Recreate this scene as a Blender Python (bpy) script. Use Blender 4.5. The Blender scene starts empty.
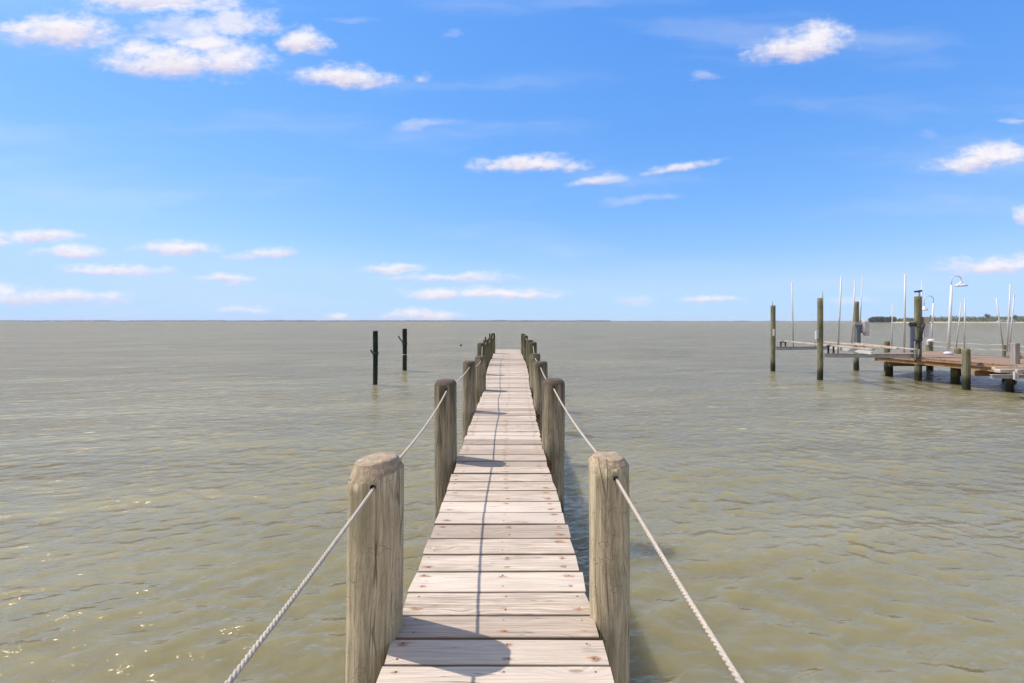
import bpy, bmesh, math, random
import numpy as np
from mathutils import Vector, Matrix, noise

random.seed(7)
R = math.radians
scene = bpy.context.scene
COL = scene.collection

# ------------------------------------------------------------------ helpers
def tag(o, label=None, cat=None, group=None, kind=None):
    if label: o['label'] = label
    if cat: o['category'] = cat
    if group: o['group'] = group
    if kind: o['kind'] = kind
    return o

def empty(name, loc=(0, 0, 0), rz=0.0):
    o = bpy.data.objects.new(name, None)
    o.empty_display_size = 0.3
    o.location = loc
    o.rotation_euler = (0, 0, rz)
    COL.objects.link(o)
    return o

def link_mesh(name, me, mats, parent=None, loc=None):
    o = bpy.data.objects.new(name, me)
    COL.objects.link(o)
    for m in (mats if isinstance(mats, (list, tuple)) else [mats]):
        me.materials.append(m)
    if parent is not None:
        o.parent = parent
    if loc is not None:
        o.location = loc
    return o

def obj(name, bm, mats, parent=None, loc=None, smooth=False):
    bmesh.ops.recalc_face_normals(bm, faces=bm.faces)
    me = bpy.data.meshes.new(name)
    bm.to_mesh(me)
    bm.free()
    if smooth:
        me.polygons.foreach_set('use_smooth', [True] * len(me.polygons))
    return link_mesh(name, me, mats, parent, loc)

def add_box(bm, x0, x1, y0, y1, z0, z1, bev=0.0, mat=0, M=None):
    t = bmesh.new()
    bmesh.ops.create_cube(t, size=1.0)
    for v in t.verts:
        v.co = Vector((x0 + (v.co.x + .5) * (x1 - x0), y0 + (v.co.y + .5) * (y1 - y0), z0 + (v.co.z + .5) * (z1 - z0)))
    if bev > 0:
        bmesh.ops.bevel(t, geom=t.edges[:], offset=bev, segments=1, affect='EDGES', profile=.5)
    if M is not None:
        t.transform(M)
    merge(bm, t, mat)

def merge(bm, t, mat=0):
    vm = {}
    for v in t.verts:
        vm[v] = bm.verts.new(v.co)
    for f in t.faces:
        try:
            nf = bm.faces.new([vm[v] for v in f.verts])
            nf.material_index = mat
            nf.smooth = f.smooth
        except ValueError:
            pass
    t.free()

def add_tube(bm, pts, rad, segs=8, mat=0, caps=True, smooth=True):
    pts = [Vector(p) for p in pts]
    n = len(pts)
    rads = rad if isinstance(rad, (list, tuple)) else [rad] * n
    ref = None
    rings = []
    for i, p in enumerate(pts):
        d = (pts[min(i + 1, n - 1)] - pts[max(i - 1, 0)]).normalized()
        if ref is None:
            a = Vector((0, 0, 1)) if abs(d.z) < .9 else Vector((1, 0, 0))
            ref = d.cross(a).normalized()
        ref = (ref - d * ref.dot(d)).normalized()
        b = d.cross(ref)
        rings.append([bm.verts.new(p + (ref * math.cos(2 * math.pi * k / segs) + b * math.sin(2 * math.pi * k / segs)) * rads[i]) for k in range(segs)])
    for i in range(n - 1):
        for k in range(segs):
            f = bm.faces.new((rings[i][k], rings[i][(k + 1) % segs], rings[i + 1][(k + 1) % segs], rings[i + 1][k]))
            f.material_index = mat
            f.smooth = smooth
    if caps:
        for r in (rings[0], rings[-1]):
            try:
                f = bm.faces.new(r)
                f.material_index = mat
            except ValueError:
                pass

def add_lathe(bm, prof, c, segs=24, mat=0):
    """prof: list of (radius, z) turned round the z axis at c"""
    c = Vector(c)
    rings = []
    for r, z in prof:
        if r < 1e-5:
            rings.append([bm.verts.new(c + Vector((0, 0, z)))])
        else:
            rings.append([bm.verts.new(c + Vector((r * math.cos(2 * math.pi * k / segs), r * math.sin(2 * math.pi * k / segs), z))) for k in range(segs)])
    for a, b in zip(rings[:-1], rings[1:]):
        for k in range(segs):
            k2 = (k + 1) % segs
            if len(a) == 1 and len(b) == 1: continue
            if len(a) == 1: vs = (a[0], b[k2], b[k])
            elif len(b) == 1: vs = (a[k], a[k2], b[0])
            else: vs = (a[k], a[k2], b[k2], b[k])
            f = bm.faces.new(vs); f.material_index = mat; f.smooth = True

def lerp_tab(tab, y):
    if y <= tab[0][0]: return tab[0][1]
    for (a, va), (b, vb) in zip(tab[:-1], tab[1:]):
        if y <= b:
            return va + (vb - va) * (y - a) / (b - a)
    return tab[-1][1]

# ------------------------------------------------------------------ node helpers
class NT:
    def __init__(self, tree):
        self.t = tree; self.n = tree.nodes; self.l = tree.links
    def new(self, typ, **kw):
        nd = self.n.new(typ)
        for k, v in kw.items(): setattr(nd, k, v)
        return nd
    def put(self, sock, val):
        if isinstance(val, bpy.types.NodeSocket): self.l.new(val, sock)
        elif val is not None: sock.default_value = val
    def math(self, op, a, b=None, c=None, clamp=False):
        nd = self.new('ShaderNodeMath', operation=op, use_clamp=clamp)
        self.put(nd.inputs[0], a)
        if b is not None: self.put(nd.inputs[1], b)
        if c is not None: self.put(nd.inputs[2], c)
        return nd.outputs[0]
    def vmath(self, op, a, b=None):
        nd = self.new('ShaderNodeVectorMath', operation=op)
        self.put(nd.inputs[0], a)
        if b is not None: self.put(nd.inputs[1], b)
        return nd.outputs['Value'] if op in ('LENGTH', 'DOT_PRODUCT', 'DISTANCE') else nd.outputs[0]
    def noise(self, vec, scale=1.0, detail=4.0, rough=.5, dist=0.0, out=0):
        nd = self.new('ShaderNodeTexNoise')
        self.put(nd.inputs['Vector'], vec)
        nd.inputs['Scale'].default_value = scale
        nd.inputs['Detail'].default_value = detail
        nd.inputs['Roughness'].default_value = rough
        nd.inputs['Distortion'].default_value = dist
        return nd.outputs[out]
    def voro(self, vec, scale=1.0, feature='DISTANCE_TO_EDGE', rnd=1.0):
        nd = self.new('ShaderNodeTexVoronoi', feature=feature)
        self.put(nd.inputs['Vector'], vec)
        nd.inputs['Scale'].default_value = scale
        nd.inputs['Randomness'].default_value = rnd
        return nd.outputs[0]
    def smooth(self, x, lo, hi, a=0.0, b=1.0):
        nd = self.new('ShaderNodeMapRange', interpolation_type='SMOOTHSTEP')
        self.put(nd.inputs[0], x); self.put(nd.inputs[1], lo); self.put(nd.inputs[2], hi)
        nd.inputs[3].default_value = a; nd.inputs[4].default_value = b
        return nd.outputs[0]
    def mix(self, fac, a, b, blend='MIX'):
        nd = self.new('ShaderNodeMix', data_type='RGBA', blend_type=blend)
        self.put(nd.inputs[0], fac)
        self.put(nd.inputs[6], a if isinstance(a, bpy.types.NodeSocket) else (*a, 1) if len(a) == 3 else a)
        self.put(nd.inputs[7], b if isinstance(b, bpy.types.NodeSocket) else (*b, 1) if len(b) == 3 else b)
        return nd.outputs[2]
    def scale(self, vec, s):
        nd = self.new('ShaderNodeVectorMath', operation='MULTIPLY')
        self.put(nd.inputs[0], vec); nd.inputs[1].default_value = s
        return nd.outputs[0]
    def bump(self, h, strength=.3, dist=.01, normal=None):
        nd = self.new('ShaderNodeBump')
        nd.inputs['Strength'].default_value = strength
        nd.inputs['Distance'].default_value = dist
        self.put(nd.inputs['Height'], h)
        if normal is not None: self.put(nd.inputs['Normal'], normal)
        return nd.outputs[0]

def material(name):
    m = bpy.data.materials.new(name)
    m.use_nodes = True
    nt = NT(m.node_tree)
    bsdf = m.node_tree.nodes['Principled BSDF']
    return m, nt, bsdf

def setb(nt, bsdf, **kw):
    names = dict(color='Base Color', rough='Roughness', metal='Metallic', normal='Normal', spec='Specular IOR Level', ior='IOR')
    for k, v in kw.items():
        s = bsdf.inputs[names[k]]
        if isinstance(v, bpy.types.NodeSocket): nt.l.new(v, s)
        elif k == 'color': s.default_value = (*v, 1)
        else: s.default_value = v

# ------------------------------------------------------------------ materials
def mat_piling(name, c_light, c_dark, c_top, green=(.12, .13, .06), green_amt=.5, wet_z=.32, top_fade=.10, crack=1.0, stain=0.0):
    m, nt, b = material(name)
    tc = nt.new('ShaderNodeTexCoord'); oi = nt.new('ShaderNodeObjectInfo'); geo = nt.new('ShaderNodeNewGeometry')
    off = nt.math('MULTIPLY', oi.outputs['Random'], 37.0)
    comb = nt.new('ShaderNodeCombineXYZ')
    nt.put(comb.inputs[0], off); nt.put(comb.inputs[1], off); nt.put(comb.inputs[2], off)
    co = nt.vmath('ADD', tc.outputs['Object'], comb.outputs[0])
    warp = nt.noise(nt.scale(co, (3, 3, 1.0)), 1.0, 2, .5, out=1)
    wco = nt.vmath('ADD', co, nt.scale(warp, (.09, .09, .09)))
    grain = nt.noise(nt.scale(wco, (48, 48, 1.5)), 1.0, 7, .7)
    fib = nt.noise(nt.scale(wco, (150, 150, 4.0)), 1.0, 3, .6)
    blot = nt.noise(nt.scale(co, (5, 5, 2.2)), 1.0, 5, .6)
    big = nt.noise(nt.scale(co, (1.6, 1.6, .9)), 1.0, 3, .5)
    base = nt.mix(nt.smooth(grain, .34, .68), c_dark, c_light)
    base = nt.mix(nt.math('MULTIPLY', nt.smooth(fib, .48, .68), .5), base, tuple(c * .55 for c in c_dark))
    base = nt.mix(nt.math('MULTIPLY', nt.smooth(blot, .48, .7), green_amt), base, green)
    base = nt.mix(nt.math('MULTIPLY', nt.smooth(big, .52, .68), .35), base, tuple(c * .6 for c in c_dark))
    nl = nt.noise(nt.scale(wco, (5.5, 5.5, 1.3)), 1.0, 3, .55)
    contour = nt.smooth(nt.math('ABSOLUTE', nt.math('SINE', nt.math('MULTIPLY', nl, 72.0))), .0, .42, 1.0, 0.0)
    base = nt.mix(nt.math('MULTIPLY', contour, nt.smooth(blot, .35, .62, .04, .20)), base, tuple(c * .42 for c in c_dark))
    # checks and bark scars
    ck = nt.voro(nt.scale(wco, (17, 17, 1.0)), 1.0)
    ckm = nt.math('MULTIPLY', nt.smooth(ck, .0, .035, 1.0, 0.0), nt.smooth(nt.noise(nt.scale(co, (4, 4, 2)), 1.0, 2, .5), .5, .62))
    scar = nt.voro(nt.vmath('ADD', nt.scale(co, (9, 9, 9)), nt.scale(nt.noise(co, 9.0, 3, .6, out=1), (1.6, 1.6, 1.6))), 1.0)
    scm = nt.math('MULTIPLY', nt.smooth(scar, .0, .03, 1.0, 0.0), nt.smooth(nt.noise(nt.scale(co, (3, 3, 2)), 2.0, 2, .5), .52, .6))
    ckall = nt.math('MULTIPLY', nt.math('MAXIMUM', ckm, nt.math('MULTIPLY', scm, .3)), .55 * crack)
    base = nt.mix(ckall, base, (.035, .03, .022))
    # dark rain-washed stains running down from the head
    oz = nt.new('ShaderNodeSeparateXYZ'); nt.put(oz.inputs[0], tc.outputs['Object'])
    if stain:
        run = nt.noise(nt.scale(co, (11, 11, .7)), 1.0, 4, .6)
        sm = nt.smooth(nt.math('ADD', oz.outputs[2], nt.math('MULTIPLY', nt.math('SUBTRACT', run, .5), 1.9)), .35, .95)
        base = nt.mix(nt.math('MULTIPLY', sm, stain), base, (.055, .045, .028))
    # weathered end grain
    nz = nt.new('ShaderNodeSeparateXYZ'); nt.put(nz.inputs[0], geo.outputs['True Normal'])
    rad = nt.math('SQRT', nt.math('ADD', nt.math('POWER', oz.outputs[0], 2.0), nt.math('POWER', oz.outputs[1], 2.0)))
    ringv = nt.math('SINE', nt.math('MULTIPLY', nt.math('ADD', rad, nt.math('MULTIPLY', nt.noise(co, 12.0, 3), .03)), 420.0))
    topc = nt.mix(nt.math('MULTIPLY', nt.smooth(ringv, -1, 1), .45), c_top, tuple(c * .5 for c in c_top))
    topc = nt.mix(nt.smooth(nt.noise(co, 26.0, 4, .7), .45, .7), topc, tuple(min(.6, c * 1.35) for c in c_top))
    base = nt.mix(nt.smooth(nz.outputs[2], .25, .45), base, topc)
    # marine growth near the water line
    pz = nt.new('ShaderNodeSeparateXYZ'); nt.put(pz.inputs[0], geo.outputs['Position'])
    wz = nt.math('ADD', pz.outputs[2], nt.math('MULTIPLY', nt.math('SUBTRACT', blot, .5), .5))
    wet = nt.smooth(wz, wet_z - .12, wet_z + .18, 1.0, 0.0)
    growth = nt.mix(nt.smooth(nt.noise(co, 30.0, 4, .7), .45, .62), (.012, .014, .008), (.05, .055, .025))
    base = nt.mix(wet, base, growth)
    h = nt.math('ADD', nt.math('MULTIPLY_ADD', contour, -.08, nt.math('MULTIPLY', grain, .6)), nt.math('ADD', nt.math('MULTIPLY', fib, .25), nt.math('MULTIPLY', ckall, -1.1)))
    setb(nt, b, color=base, rough=.88, normal=nt.bump(h, .9, .016), spec=.25)
    return m

def mat_decking(name):
    m, nt, b = material(name)
    at = nt.new('ShaderNodeAttribute', attribute_name='board')      # x = random, y = across the board (-.5...5), z = second random
    ac = nt.new('ShaderNodeAttribute', attribute_name='nails')      # x of the three nail rows
    tc = nt.new('ShaderNodeTexCoord')
    sa = nt.new('ShaderNodeSeparateXYZ'); nt.put(sa.inputs[0], at.outputs['Vector'])
    sc = nt.new('ShaderNodeSeparateXYZ'); nt.put(sc.inputs[0], ac.outputs['Vector'])
    so = nt.new('ShaderNodeSeparateXYZ'); nt.put(so.inputs[0], tc.outputs['Object'])
    rnd, v, rnd2 = sa.outputs[0], sa.outputs[1], sa.outputs[2]
    offs = nt.new('ShaderNodeCombineXYZ')
    nt.put(offs.inputs[0], nt.math('MULTIPLY', rnd, 53.0)); nt.put(offs.inputs[1], nt.math('MULTIPLY', rnd2, 31.0)); nt.put(offs.inputs[2], nt.math('MULTIPLY', rnd, 17.0))
    co = nt.vmath('ADD', tc.outputs['Object'], offs.outputs[0])
    # knots bend the grain
    kn = nt.new('ShaderNodeTexVoronoi', feature='F1'); nt.put(kn.inputs['Vector'], nt.scale(co, (2.3, 7.0, .1))); kn.inputs['Scale'].default_value = 1.0
    kd = kn.outputs['Distance']
    knsel = nt.smooth(kn.outputs['Color'], .55, .62)
    bend = nt.math('MULTIPLY', nt.smooth(kd, .0, .45, 1.0, 0.0), knsel)
    bv = nt.new('ShaderNodeCombineXYZ'); nt.put(bv.inputs[1], nt.math('MULTIPLY', bend, .05))
    low = nt.noise(nt.scale(co, (1.5, 6, 1)), 1.0, 2, .5, out=1)
    gco = nt.vmath('ADD', nt.vmath('ADD', co, bv.outputs[0]), nt.scale(low, (.0, .018, 0)))
    g1 = nt.noise(nt.scale(gco, (2.6, 115, 6)), 1.0, 6, .66)
    g2 = nt.noise(nt.scale(gco, (6, 300, 6)), 1.0, 2, .6)
    blot = nt.noise(nt.scale(co, (3.2, 9, 1)), 1.0, 4, .6)
    tone = nt.noise(nt.scale(co, (.9, 2.0, 1)), 1.0, 2, .5)
    base = nt.mix(nt.smooth(g1, .36, .62), (.35, .285, .225), (.64, .565, .49))
    base = nt.mix(nt.math('MULTIPLY', nt.smooth(g2, .52, .68), .42), base, (.24, .20, .165))
    base = nt.mix(nt.math('MULTIPLY', nt.smooth(blot, .50, .72), .45), base, (.36, .31, .265))
    # whole boards differ
    br = nt.smooth(rnd, 0.0, 1.0)
    base = nt.mix(nt.math('MULTIPLY', nt.smooth(rnd, .5, .9), .85), base, (.31, .26, .22))
    base = nt.mix(nt.math('MULTIPLY', nt.smooth(rnd2, .55, .95), .45), base, (.72, .655, .585))
    base = nt.mix(nt.math('MULTIPLY', nt.smooth(tone, .5, .7), .28), base, (.47, .41, .37))
    stn = nt.noise(nt.scale(co, (.8, 3.5, 1)), 1.0, 5, .65)
    base = nt.mix(nt.math('MULTIPLY', nt.smooth(stn, .53, .68), .38), base, (.27, .22, .18))
    # splits
    sp = nt.noise(nt.scale(gco, (1.1, 60, 3)), 1.0, 2, .4)
    split = nt.math('MULTIPLY', nt.smooth(nt.math('ABSOLUTE', nt.math('SUBTRACT', sp, .5)), 0.0, .012, 1.0, 0.0), nt.smooth(nt.noise(nt.scale(co, (2.2, 14, 1)), 1.0, 2), .52, .62))
    base = nt.mix(nt.math('MULTIPLY', split, .8), base, (.09, .07, .055))
    knot = nt.math('MULTIPLY', nt.smooth(kd, .05, .10, 1.0, 0.0), knsel)
    base = nt.mix(nt.math('MULTIPLY', knot, .6), base, (.20, .145, .10))
    # rust bleeding from the nails
    wob = nt.noise(nt.scale(co, (22, 40, 1)), 1.0, 4, .65)
    x = so.outputs[0]
    dxs = [nt.math('ABSOLUTE', nt.math('SUBTRACT', x, s)) for s in (sc.outputs[0], sc.outputs[1], sc.outputs[2])]
    dx = nt.math('MINIMUM', nt.math('MINIMUM', dxs[0], dxs[1]), dxs[2])
    dv = nt.math('MULTIPLY', nt.math('ABSOLUTE', nt.math('SUBTRACT', nt.math('ABSOLUTE', v), .27)), .19)
    rr = nt.math('SQRT', nt.math('ADD', nt.math('POWER', nt.math('MULTIPLY', dx, .55), 2.0), nt.math('POWER', dv, 2.0)))
    rr = nt.math('ADD', rr, nt.math('MULTIPLY', nt.math('SUBTRACT', wob, .5), .046))
    sel = nt.noise(nt.scale(co, (3.4, 9.0, 1)), 1.0, 1, .5)
    lim = nt.math('ADD', nt.math('MULTIPLY', nt.smooth(sel, .36, .60), .020), -.002)
    rust = nt.smooth(nt.math('SUBTRACT', rr, lim), -.010, .006, 1.0, 0.0)
    base = nt.mix(nt.math('MULTIPLY', rust, .72), base, nt.mix(nt.smooth(wob, .4, .62), (.22, .085, .025), (.46, .23, .08)))
    # board edges and sides darkened: dirt plus gap shade put into the colour
    ed = nt.smooth(nt.math('ABSOLUTE', v), .465, .5)
    base = nt.mix(nt.math('MULTIPLY', ed, .85), base, (.12, .09, .065))
    base = nt.mix(1.0, base, (.91, .83, .74), 'MULTIPLY')
    h = nt.math('ADD', nt.math('MULTIPLY', g1, .7), nt.math('ADD', nt.math('MULTIPLY', g2, .3), nt.math('MULTIPLY', split, -1.2)))
    setb(nt, b, color=base, rough=.85, normal=nt.bump(h, .55, .006), spec=.25)
    return m

def mat_wood(name, c1, c2, axis='x', rough=.85, sc=1.0):
    m, nt, b = material(name)
    tc = nt.new('ShaderNodeTexCoord')
    s = {'x': (1.5, 40, 40), 'y': (40, 1.5, 40), 'z': (40, 40, 1.5)}[axis]
    co = nt.scale(tc.outputs['Object'], tuple(q * sc for q in s))
    g = nt.noise(co, 1.0, 5, .6)
    bl = nt.noise(tc.outputs['Object'], 2.2 * sc, 4, .6)
    base = nt.mix(nt.smooth(g, .35, .65), c1, c2)
    base = nt.mix(nt.math('MULTIPLY', nt.smooth(bl, .48, .7), .5), base, tuple(c * .6 for c in c1))
    setb(nt, b, color=base, rough=rough, normal=nt.bump(g, .5, .006), spec=.25)
    return m

def mat_plain(name, c, rough=.5, metal=0.0, dirt=.3, dirtc=None, scale=9.0, spec=.5):
    m, nt, b = material(name)
    tc = nt.new('ShaderNodeTexCoord')
    n = nt.noise(nt.scale(tc.outputs['Object'], (1, 1, .45)), scale, 5, .65)
    dc = dirtc or tuple(q * .45 for q in c)
    base = nt.mix(nt.math('MULTIPLY', nt.smooth(n, .45, .72), dirt), c, dc)
    setb(nt, b, color=base, rough=nt.smooth(n, .3, .7, rough * .8, min(1, rough * 1.25)), metal=metal, spec=spec, normal=nt.bump(n, .15, .004))
    return m

def mat_rope(name, c):
    m, nt, b = material(name)
    tc = nt.new('ShaderNodeTexCoord')
    n = nt.noise(tc.outputs['Object'], 160.0, 3, .6)
    n2 = nt.noise(tc.outputs['Object'], 3.0, 4, .6)
    base = nt.mix(nt.smooth(n, .35, .65), tuple(q * .72 for q in c), c)
    base = nt.mix(nt.math('MULTIPLY', nt.smooth(n2, .45, .7), .5), base, (.30, .27, .23))
    setb(nt, b, color=base, rough=.9, normal=nt.bump(n, .5, .002), spec=.2)
    return m

def mat_water():
    m, nt, b = material('silty_water')
    geo = nt.new('ShaderNodeNewGeometry')
    p = geo.outputs['Position']
    cloud = nt.noise(nt.scale(p, (.12, .2, .0)), 1.0, 4, .55)
    base = nt.mix(nt.smooth(cloud, .3, .7), WATER_A, WATER_B)
    rot = nt.new('ShaderNodeVectorRotate', rotation_type='Z_AXIS')
    nt.put(rot.inputs['Vector'], p); rot.inputs['Angle'].default_value = R(-14)
    q = rot.outputs[0]
    wrp = nt.noise(nt.scale(q, (1.2, 1.2, 0)), 1.0, 2, .5, out=1)
    qq = nt.vmath('ADD', q, nt.scale(wrp, (.25, .25, 0)))
    n1 = nt.noise(nt.scale(qq, (3.2, 8.0, 1)), 1.0, 3, .55)
    n2 = nt.noise(nt.scale(qq, (8.0, 16.0, 1)), 1.0, 2, .5)
    patch = nt.smooth(nt.noise(nt.scale(q, (.35, .5, 0)), 1.0, 3, .5), .38, .66, .35, 1.0)
    n0 = nt.noise(nt.scale(q, (.10, .32, 1)), 1.0, 3, .5)
    n3 = nt.noise(nt.scale(qq, (17.0, 30.0, 1)), 1.0, 2, .5)
    gust = nt.smooth(nt.noise(nt.scale(q, (.03, .11, 0)), 1.0, 4, .6), .36, .66, .55, 1.25)
    fine = nt.math('MULTIPLY', patch, nt.math('ADD', nt.math('MULTIPLY', n2, .012), nt.math('MULTIPLY', n3, .0032)))
    n05 = nt.noise(nt.scale(qq, (.8, 2.0, 1)), 1.0, 2, .5)
    h = nt.math('ADD', nt.math('ADD', nt.math('MULTIPLY', n0, .45), nt.math('MULTIPLY', n05, .085)), nt.math('MULTIPLY', gust, nt.math('ADD', nt.math('MULTIPLY', n1, .042), fine)))
    nrm = nt.bump(h, 1.0, 1.0)
    setb(nt, b, color=base, rough=.6, spec=0.0)
    b.inputs['Subsurface Weight'].default_value = 1.0
    b.inputs['Subsurface Radius'].default_value = (1.0, .9, .6)
    b.inputs['Subsurface Scale'].default_value = 2.6
    gl = nt.new('ShaderNodeBsdfGlossy'); gl.inputs['Roughness'].default_value = .06
    nt.put(gl.inputs['Normal'], nrm)
    fr = nt.new('ShaderNodeFresnel'); fr.inputs['IOR'].default_value = 1.33; nt.put(fr.inputs['Normal'], nrm)
    nt.put(gl.inputs['Color'], nt.mix(nt.smooth(fr.outputs[0], .06, .40), (1.0, .86, .74), (.52, .415, .385)))
    # masking of the steep facets of a choppy surface: it never mirrors fully, even at grazing angles
    fac = nt.math('MINIMUM', nt.math('MULTIPLY', nt.math('SUBTRACT', fr.outputs[0], .018), 2.1), .60)
    mx = nt.new('ShaderNodeMixShader'); nt.put(mx.inputs[0], fac)
    nt.l.new(b.outputs[0], mx.inputs[1]); nt.l.new(gl.outputs[0], mx.inputs[2])
    nt.l.new(mx.outputs[0], m.node_tree.nodes['Material Output'].inputs['Surface'])
    return m

def mat_leaf(name, c, dark):
    m, nt, b = material(name)
    geo = nt.new('ShaderNodeNewGeometry')
    n = nt.noise(geo.outputs['Position'], .13, 3, .6)
    r = geo.outputs['Random Per Island']
    base = nt.mix(nt.math('ADD', nt.math('MULTIPLY', r, .6), nt.math('MULTIPLY', n, .4)), dark, c)
    setb(nt, b, color=base, rough=.7, spec=.2)
    return m

def mat_land(name, c1, c2, sc):
    m, nt, b = material(name)
    geo = nt.new('ShaderNodeNewGeometry')
    n = nt.noise(geo.outputs['Position'], sc, 5, .6)
    setb(nt, b, color=nt.mix(nt.smooth(n, .4, .6), c1, c2), rough=.95, spec=.1)
    return m

HAZE = 0.7e-4
WATER_A = (.154, .131, .065)
WATER_B = (.194, .165, .085)

M_PILE_NEAR = mat_piling('weathered_pile_tan', (.62, .505, .33), (.33, .265, .165), (.36, .265, .175), green=(.25, .225, .125), green_amt=.55)
M_PILE = mat_piling('weathered_pile_grey', (.40, .33, .225), (.17, .14, .09), (.11, .08, .055), green=(.12, .115, .055), green_amt=.7, stain=.8)
M_PILE_FAR = mat_piling('weathered_pile_green', (.24, .21, .115), (.08, .075, .035), (.06, .05, .03), green=(.045, .065, .02), green_amt=.8, stain=.6)
M_PILE_DARK = mat_piling('tarred_green_pile', (.020, .032, .014), (.008, .014, .007), (.02, .025, .015), green=(.012, .045, .012), green_amt=.8, wet_z=.7)
M_PILE_DOCK = mat_piling('dock_pile_olive', (.29, .265, .16), (.10, .095, .05), (.22, .12, .075), green=(.07, .085, .035), green_amt=.5, wet_z=.42)
M_DECK = mat_decking('weathered_deck_boards')
M_NAIL = mat_plain('rusty_nail', (.10, .045, .025), .8, 0, .6)
M_BEAM = mat_wood('pier_beam', (.13, .10, .07), (.24, .19, .14), 'y')
M_CAP = mat_wood('pier_cap', (.12, .095, .065), (.22, .175, .13), 'x')
M_RUST = mat_plain('rusty_bolt', (.16, .06, .025), .85, 0, .6, (.03, .015, .01), 30)
M_HOLE = mat_plain('dark_hollow', (.012, .010, .008), .95)
M_ROPE = mat_rope('pale_rope', (.50, .42, .335))
M_DOCKROPE = mat_rope('dock_rope', (.62, .58, .48))
M_DOCKBOARD = mat_wood('dock_boards', (.20, .125, .08), (.36, .245, .17), 'x')
M_FASCIA = mat_wood('orange_fascia', (.20, .115, .055), (.37, .22, .105), 'y')
M_DOCKGREY = mat_wood('grey_post', (.20, .175, .155), (.34, .30, .27), 'z')
M_ALU = mat_plain('dull_aluminium', (.37, .355, .33), .5, .25, .5, (.16, .16, .16), 5)
M_WHITE = mat_plain('white_pvc', (.46, .445, .425), .4, 0, .25, (.5, .47, .42), 3)
M_LAMPW = mat_plain('white_paint', (.54, .525, .505), .45, 0, .2, (.5, .46, .4), 6)
M_BUNK = mat_wood('bunk_board', (.33, .23, .15), (.55, .46, .36), 'y')
M_MOTOR = mat_plain('motor_grey', (.12, .135, .17), .5, .3, .4)
M_COVER = mat_plain('white_cover', (.45, .42, .405), .6, 0, .35, (.5, .42, .4), 7)
M_BLACK = mat_plain('black_rubber', (.02, .02, .022), .6)
M_BOX = mat_plain('tan_box', (.42, .33, .25), .7, 0, .4)
M_BAG = mat_plain('pale_sheet', (.50, .47, .45), .6, 0, .3)
M_LEAF = mat_leaf('shore_leaves', (.19, .20, .10), (.065, .08, .045))
M_LEAF2 = mat_leaf('dark_leaves', (.11, .125, .075), (.045, .055, .035))
M_TRUNK = mat_plain('tree_bark', (.12, .09, .065), .9)
M_SAND = mat_land('beach_sand', (.46, .38, .26), (.30, .27, .15), .03)
M_FAR = mat_land('far_land', (.055, .065, .05), (.10, .10, .085), .01)
M_HOUSE = mat_plain('house_wall', (.45, .42, .39), .8, 0, .2, scale=.3)
M_ROOF = mat_plain('house_roof', (.20, .17, .16), .85, 0, .3, scale=.3)
M_WINDOW = mat_plain('house_window', (.03, .035, .045), .15)

# ------------------------------------------------------------------ camera (1.5 m above the deck, 16 mm lens, level, shifted down)
CAMZ, F, VX, VY = 2.5, 455.0, 508.8, 321.5
cam = bpy.data.cameras.new('camera')
cam.sensor_width = 36.0
cam.lens = F / 1024 * 36.0
cam.shift_x = (512 - VX) / 1024
cam.shift_y = -(341.5 - VY) / 1024
cam.clip_start, cam.clip_end = .05, 60000
co = bpy.data.objects.new('camera', cam)
co.location = (0, 0, CAMZ)
co.rotation_euler = (R(90), 0, 0)
COL.objects.link(co)
scene.camera = co

def at(px, py, d):
    return Vector(((px - VX) * d / F, d, CAMZ - (py - VY) * d / F))

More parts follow.
